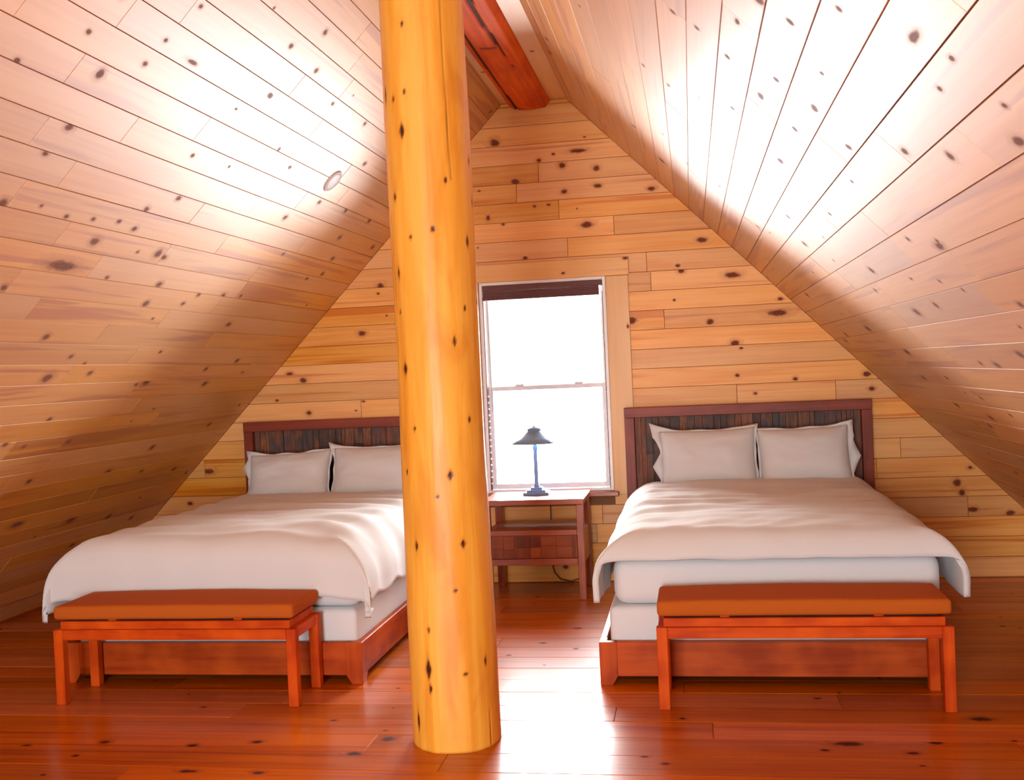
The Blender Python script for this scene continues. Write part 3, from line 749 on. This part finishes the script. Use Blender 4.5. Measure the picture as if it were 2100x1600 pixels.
BED_F = 4.85
def make_bed(x0, x1, h0, h1, which, seed):
    bed = thing('bed_frame', 'reddish wooden platform bed frame %s' % which, 'bed', ((x0+x1)/2, BED_F, 0), group=None)
    c = bed.location
    H = M['head_wood']; Bw = M['bed_wood']
    R = lambda *d: rel(d, c)
    # headboard: frame with reclaimed strips
    hy0, hy1 = 7.10, 7.17; zt = 1.177
    hb = boxobj('headboard', R(h0+.02, h1-.02, hy1-.018, hy1, .10, zt-.02), H['x'], bed, .002)
    def sub(name, dims, mat, bev=.003):
        return boxobj(name, R(*dims), mat, hb, bev)
    sub('stile', (h0, h0+.065, hy0, hy1, 0, zt-.066), H['z']); sub('stile', (h1-.065, h1, hy0, hy1, 0, zt-.066), H['z'])
    sub('top_rail', (h0, h1, hy0-.004, hy1, zt-.066, zt), H['x'])
    rg = random.Random(seed); x = h0+.066
    while x < h1-.067:
        wd = min(rg.choice((.032, .042, .05, .062, .075)), h1-.066-x)
        if h1-.066-(x+wd) < .02: wd = h1-.066-x
        # strips are pieced from shorter lengths
        zs = [.30] + sorted(rg.uniform(.5, 1.02) for _ in range(rg.choice((1, 2)))) + [zt-.067]
        zs = [z for i, z in enumerate(zs) if i == 0 or z - zs[i-1] > .05]
        zs[-1] = zt-.067
        for za, zb in zip(zs, zs[1:]):
            bm = bmesh.new(); dpt = rg.uniform(.010, .022)
            xc, zc = x+wd/2, (za+zb)/2
            box(bm, -wd/2+.0006, wd/2-.0006, -dpt, 0, (za-zb)/2+.0006, (zb-za)/2-.0006, .0015)
            s = obj('strip', mesh_of(bm, 'strip'), M['reclaimed'], hb); s.location = Vector((xc, hy1-.018, zc))-c
        x += wd
    # rails, foot panel, legs
    boxobj('side_rail', R(x0, x0+.032, BED_F+.03, hy0, .042, .200), Bw['y'], bed, .003)
    boxobj('side_rail', R(x1-.032, x1, BED_F+.03, hy0, .042, .200), Bw['y'], bed, .003)
    boxobj('foot_panel', R(x0+.07, x1-.07, BED_F+.003, BED_F+.033, .042, .200), Bw['x'], bed, .003)
    for sx, ex in ((1, x0), (-1, x1)):
        bm = bmesh.new()
        poly = [(ex, 0), (ex+sx*.055, 0), (ex+sx*.082, .043), (ex+sx*.082, .200), (ex, .200)]
        prism(bm, [(p[0]-c.x, p[1]-c.z) for p in poly], 'y', 0, .036)
        bmesh.ops.bevel(bm, geom=bm.edges[:], offset=.002, segments=1, affect='EDGES')
        obj('leg', mesh_of(bm, 'leg'), Bw['z'], bed)
        bm = bmesh.new(); prism(bm, [(.036, 0), (.055, 0), (.085, .043), (.085, .199), (.036, .199)], 'x', (ex+sx*.001)-c.x, (ex+sx*.034)-c.x)
        obj('leg_return', mesh_of(bm, 'leg_return'), Bw['z'], bed)
    boxobj('slat_deck', R(x0+.032, x1-.032, BED_F+.033, hy0, .10, .118), Bw['y'], bed, .002)
    return bed
LX0, LX1 = -3.150, -1.600
RX0, RX1 = -0.468, 1.075
make_bed(LX0, LX1, -3.135, -1.550, 'below the left-hand roof slope beside the log post'.replace('left-hand roof slope', 'round ceiling cover'), 21)
make_bed(RX0, RX1, -.452, 1.130, 'with its headboard against the window casing', 22)

def bedding(x0, x1, tagname):
    rounded_block('box_spring', x0+.05, x1-.035, BED_F+.052, 7.06, .1185, .350, .028, M['sheet'], 'white covered box spring inside the bed frame %s' % tagname, 'box spring')
    rounded_block('mattress', x0+.072, x1-.022, BED_F+.070, 7.075, .3505, .572, .062, M['sheet'], 'white mattress on the box spring %s' % tagname, 'mattress')
bedding(LX0, LX1, 'beside the log post'); bedding(RX0, RX1, 'beside the window casing')

def wr_right(x, y, top):
    e = math.exp(-((x+.15)/.55)**2)*math.exp(-((y-5.85)/.42)**2)
    return top*e*(.010*math.sin(26*y+1.5*math.sin(3*x)) + .006*math.sin(44*y+2*x))
def wr_left(x, y, top):
    e = math.exp(-((x+1.72)/.30)**2)*math.exp(-((y-5.3)/.6)**2)
    e2 = math.exp(-((x+2.0)/.8)**2)*math.exp(-((y-6.2)/.4)**2)
    return e*.016*math.sin(18*(y+.55*x)+2) + top*e2*.010*math.sin(24*y+2*x)
make_duvet('white duvet with its front hem lying on the mattress edge beside the window casing', RX0-.005, RX1+.072, BED_F+.015, 6.93, .685, .43, .41, .20, 2.3, flare=.0, wrinkle=wr_right)
make_duvet('white duvet hanging low over the foot of the bed beside the log post', LX0-.075, LX1+.036, BED_F+.012, 6.93, .685, .46, .42, .36, 5.1, r=.225, wrinkle=wr_left)

def make_pillow(cx, cy, cz, w_, h_, th, tilt, roll, label, seed, ears, tips=()):
    t = thing('pillow', label, 'pillow', (cx, cy, cz), group='bed pillows')
    t.rotation_euler = (math.radians(-tilt), math.radians(roll), 0)
    bm = bmesh.new(); N = 34; rg = random.Random(seed)
    def edge(u, v):
        x = u*w_/2*(1-.045*(1-abs(u)**3)*0 - .05*(1-v*v)*abs(u)**2); z = v*h_/2*(1-.07*(1-u*u)*abs(v)**2)
        return x, z
    for sgn in (-1, 1):
        g = []
        for j in range(N+1):
            row = []
            for i in range(N+1):
                u, v = -1+2*i/N, -1+2*j/N
                x, z = edge(u, v)
                d = th/2*((1-u**4)**.6)*((1-abs(v)**3)**.6)
                n1 = noise.noise(Vector((u*1.6+seed, v*1.6, sgn)))*.012 + noise.noise(Vector((u*5, v*5, sgn+seed)))*.004
                y = sgn*(d*(1-.18*v) + n1*min(1, d/.03))
                row.append(bm.verts.new((x, y, z)))
            g.append(row)
        for a, b in zip(g, g[1:]):
            for i in range(N):
                f = (a[i], a[i+1], b[i+1], b[i]); bm.faces.new(f if sgn < 0 else f[::-1])
    bmesh.ops.remove_doubles(bm, verts=bm.verts[:], dist=.0006)
    obj('cushion_body', mesh_of(bm, 'cushion_body', True), M['linen'], t)
    # flange: thin wavy border with soft corner ears
    bm = bmesh.new(); K = 40; inner, outer = [], []
    for s in range(4):
        for k in range(K):
            q = -1+2*k/K
            u, v = [(q, -1), (1, q), (-q, 1), (-1, -q)][s]
            x, z = edge(u, v)
            corner = abs(q)**9
            fl = .010 + .006*noise.noise(Vector((s*3.1, q*2, seed)))
            for ts, tq, ta, tw in tips:
                if ts == s: fl += ta*max(0, 1-abs(q-tq)/tw)
            ear = ears[s] if q < 0 else ears[(s+1) % 4]
            fl += corner*ear
            nx, nz = [(0, -1), (1, 0), (0, 1), (-1, 0)][s]
            if abs(q) > .82:
                m_ = (abs(q)-.82)/.18
                ax, az = [(q, 0), (0, q), (-q, 0), (0, -q)][s]
                L = math.hypot(nx+m_*np.sign(ax), nz+m_*np.sign(az)); nx, nz = (nx+m_*np.sign(ax))/L, (nz+m_*np.sign(az))/L
            y = .010*math.sin(9*q+s+seed) 
            inner.append(bm.verts.new((x*.985, 0, z*.985))); outer.append(bm.verts.new((x+nx*fl, y, z+nz*fl)))
    n = len(inner)
    for i in range(n): bm.faces.new((inner[i], inner[(i+1) % n], outer[(i+1) % n], outer[i]))
    f = obj('flange', mesh_of(bm, 'flange', True), M['linen'], t)
    so = f.modifiers.new('thickness', 'SOLIDIFY'); so.thickness = .005; so.offset = 0
    return t
# right bed
make_pillow(.085, 6.90, .835, .61, .41, .22, 20, -1.0, 'white pillow with pointed ears beside the window end of the headboard', 1.7, (.005, .015, .02, .065), [(3, .15, .055, .45), (3, -.8, .03, .4)])
make_pillow(.680, 6.90, .832, .57, .40, .22, 20, -1.5, 'white pillow slumped outward at the headboard end away from the window', 4.2, (.01, .02, .03, .01), [(1, -.05, .06, .55), (1, .6, .025, .6)])
# left bed
make_pillow(-2.735, 6.905, .80, .59, .36, .18, 24, -2.5, 'white pillow leaning at the headboard end under the roof slope', 7.9, (.005, .015, .01, .045), [(3, -.45, .05, .4)])
make_pillow(-2.10, 6.895, .82, .64, .37, .19, 22, -1.0, 'white pillow half hidden behind the log post', 9.4, (.005, .015, .02, .05))

# ------------------------------------------------------------------ benches
def make_bench(cx, fy, length, label):
    b = thing('bench', label, 'bench', (cx, fy, 0), group='benches at the bed ends'); W = M['bench_wood']
    hl = length/2; dp = .332; lg = .046; z1 = .350
    for sx in (-1, 1):
        for y0 in (0, dp-lg):
            xo = sx*hl; boxobj('leg', (min(xo, xo-sx*lg), max(xo, xo-sx*lg), y0, y0+lg, 0, z1), W['z'], b, .003)
        xo = sx*hl; boxobj('end_rail', (min(xo-sx*.006, xo-sx*.036), max(xo-sx*.006, xo-sx*.036), lg, dp-lg, z1-.048, z1-.001), W['y'], b, .002)
    boxobj('front_rail', (-hl+lg, hl-lg, .003, .033, z1-.048, z1-.0005), W['x'], b, .002)
    boxobj('back_rail', (-hl+lg, hl-lg, dp-.033, dp-.003, z1-.048, z1-.0005), W['x'], b, .002)
    # raised inner seat frame
    i = .030
    boxobj('seat_rail', (-hl+i, hl-i, .016, .060, z1-.001, z1+.037), W['x'], b, .003)
    boxobj('seat_rail', (-hl+i, hl-i, dp-.060, dp-.016, z1-.001, z1+.037), W['x'], b, .003)
    boxobj('seat_end', (-hl+i, -hl+i+.044, .060, dp-.060, z1-.001, z1+.036), W['y'], b, .003)
    boxobj('seat_end', (hl-i-.044, hl-i, .060, dp-.060, z1-.001, z1+.036), W['y'], b, .003)
    for x in (-hl*.52, hl*.52): boxobj('spacer', (x-.02, x+.02, .03, dp-.03, z1+.036, z1+.049), W['y'], b, .002)
    boxobj('seat_base', (-hl+.05, hl-.05, .05, dp-.05, z1+.030, z1+.049), M['dark_gap'], b, .002)
    # cushion
    bm = bmesh.new(); box(bm, -hl+.006, hl-.006, -.004, dp+.004, 0, .062, bevel=.016, seg=3)
    bmesh.ops.subdivide_edges(bm, edges=[e for e in bm.edges if e.calc_length() > .2], cuts=14, use_grid_fill=True)
    for v in bm.verts:
        if v.co.z > .04: v.co.z += .006*(1-(v.co.x/hl)**2) + .003*noise.noise(Vector((v.co.x*4, v.co.y*5, cx)))
        elif v.co.z < .02: v.co.z += .003*noise.noise(Vector((v.co.x*2.4, v.co.y*3, cx+4)))
    cu = obj('cushion', mesh_of(bm, 'cushion', True), M['cushion'], b); cu.location = (0, 0, z1+.048)
    return b
make_bench(-2.385, 4.506, 1.185, 'wooden bench with rust cushion pushed under the low-hanging duvet')
b2 = make_bench(0.4075, 4.508, 1.195, 'wooden bench with rust cushion in front of a bare mattress side')

# ------------------------------------------------------------------ nightstand and lamp
ns = thing('nightstand', 'red-brown wooden nightstand with open shelf and drawer under the window', 'nightstand', (-1.025, 6.64, 0))
W = M['ns_wood']; hw, dp, lg, zt = .325, .475, .045, .638
boxobj('top', (-hw, hw, 0, dp, zt-.036, zt), W['x'], ns, .004)
for sx in (-1, 1):
    for y0 in (.004, dp-lg-.004):
        xo = sx*(hw-.004); boxobj('leg', (min(xo, xo-sx*lg), max(xo, xo-sx*lg), y0, y0+lg, 0, zt-.036), W['z'], ns, .003)
    xo = sx*(hw-.012); boxobj('side_panel', (min(xo, xo-sx*.018), max(xo, xo-sx*.018), .049, dp-.049, .222, .435), W['y'], ns, .001)
boxobj('shelf', (-hw+.02, hw-.02, .012, dp-.012, .425, .442), W['x'], ns, .002)
boxobj('drawer_rail', (-hw+.049, hw-.049, .006, .03, .410, .444), W['x'], ns, .002)
boxobj('lower_rail', (-hw+.049, hw-.049, .004, .03, .222, .262), W['x'], ns, .002)
boxobj('bottom', (-hw+.03, hw-.03, .03, dp-.02, .225, .24), W['x'], ns, .001)
PATCH = [solid_wood('drawer_patch_%d' % i, c_, d_, 'xz'[i % 2], .45, .2) for i, (c_, d_) in enumerate([((.34, .08, .022), (.22, .05, .015)), ((.26, .06, .02), (.15, .035, .014)), ((.40, .10, .028), (.28, .06, .016)), ((.21, .05, .022), (.13, .032, .016))])]
dr = boxobj('drawer', (-hw+.052, hw-.052, .012, .03, .264, .408), W['x'], ns, .002)
rg = random.Random(8); x = -hw+.058
while x < hw-.059:
    wd = min(rg.choice((.07, .1, .13)), hw-.058-x); z0 = .268; zs = [z0, rg.uniform(.31, .36), .404]
    for a, b in zip(zs, zs[1:]):
        bm = bmesh.new(); box(bm, -wd/2+.0006, wd/2-.0006, -rg.uniform(.003, .006), 0, (a-b)/2+.0006, (b-a)/2-.0006, .001)
        s = obj('patch', mesh_of(bm, 'patch'), rg.choice(PATCH), dr); s.location = (x+wd/2, .012, (a+b)/2)
    x += wd
boxobj('back_rail', (-hw+.049, hw-.049, dp-.03, dp-.01, .30, .43), W['x'], ns, .002)

lamp = thing('table_lamp', 'dark bronze table lamp with wide peaked shade on the nightstand', 'lamp', (-1.033, 6.93, zt))
bm = bmesh.new()
for s_, z0, z1 in ((.084, 0, .018), (.062, .018, .032), (.038, .032, .048)): box(bm, -s_, s_, -s_*.8, s_*.8, z0, z1+.001, .003)
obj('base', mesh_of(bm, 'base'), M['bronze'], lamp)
bm = bmesh.new()
lathe(bm, [(.019, .048), (.019, .06), (.0135, .068), (.013, .29), (.017, .298), (.017, .315), (.012, .32), (.012, .345), (.02, .35), (.02, .372), (.006, .38), (.006, .42)], 16)
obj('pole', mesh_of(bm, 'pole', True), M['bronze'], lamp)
bm = bmesh.new()
def square_ring(r, z): return [bm.verts.new((r*cx_, r*cy_, z)) for cx_, cy_ in ((1, 1), (-1, 1), (-1, -1), (1, -1))]
pr = [(.160, .338), (.158, .346), (.112, .372), (.070, .402), (.046, .420), (.044, .424)]
nS = 32
rings = []
for r, z in pr:
    row = []
    for k_ in range(nS):
        a = 2*math.pi*k_/nS
        q = max(abs(math.cos(a)), abs(math.sin(a)))
        rr = r*(0.25/q + .75)*(.94)                      # softly squared outline
        row.append(bm.verts.new((rr*math.cos(a), rr*math.sin(a), z)))
    rings.append(row)
for a, b in zip(rings, rings[1:]):
    for k_ in range(nS): bm.faces.new((a[k_], a[(k_+1) % nS], b[(k_+1) % nS], b[k_]))
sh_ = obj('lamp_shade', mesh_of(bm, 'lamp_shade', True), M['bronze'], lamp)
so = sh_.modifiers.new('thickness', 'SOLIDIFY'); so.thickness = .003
bm = bmesh.new(); lathe(bm, [(.046, .418), (.049, .424), (.047, .434), (.022, .442), (.010, .448), (.006, .453), (.001, .455)], 24)
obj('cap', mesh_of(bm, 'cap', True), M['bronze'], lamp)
bm = bmesh.new()
L0 = Vector((-1.033, 6.93, zt))
pts = [(-1.03, 7.0, zt+.004), (-.98, 7.115, zt+.004), (-.975, 7.128, zt-.02), (-.975, 7.128, .45), (-.985, 7.13, .25), (-.985, 7.135, .16), (-.97, 7.14, .08), (-.93, 7.15, .03), (-.86, 7.165, .012), (-.80, 7.175, .03)]
sp = []
for i in range(len(pts)-1):
    for k_ in range(4):
        t_ = k_/4; sp.append(Vector(pts[i]).lerp(Vector(pts[i+1]), t_)-L0)
sp.append(Vector(pts[-1])-L0)
tube(bm, sp, .0035, 6)
obj('lamp_cord', mesh_of(bm, 'lamp_cord', True), M['cord'], lamp)
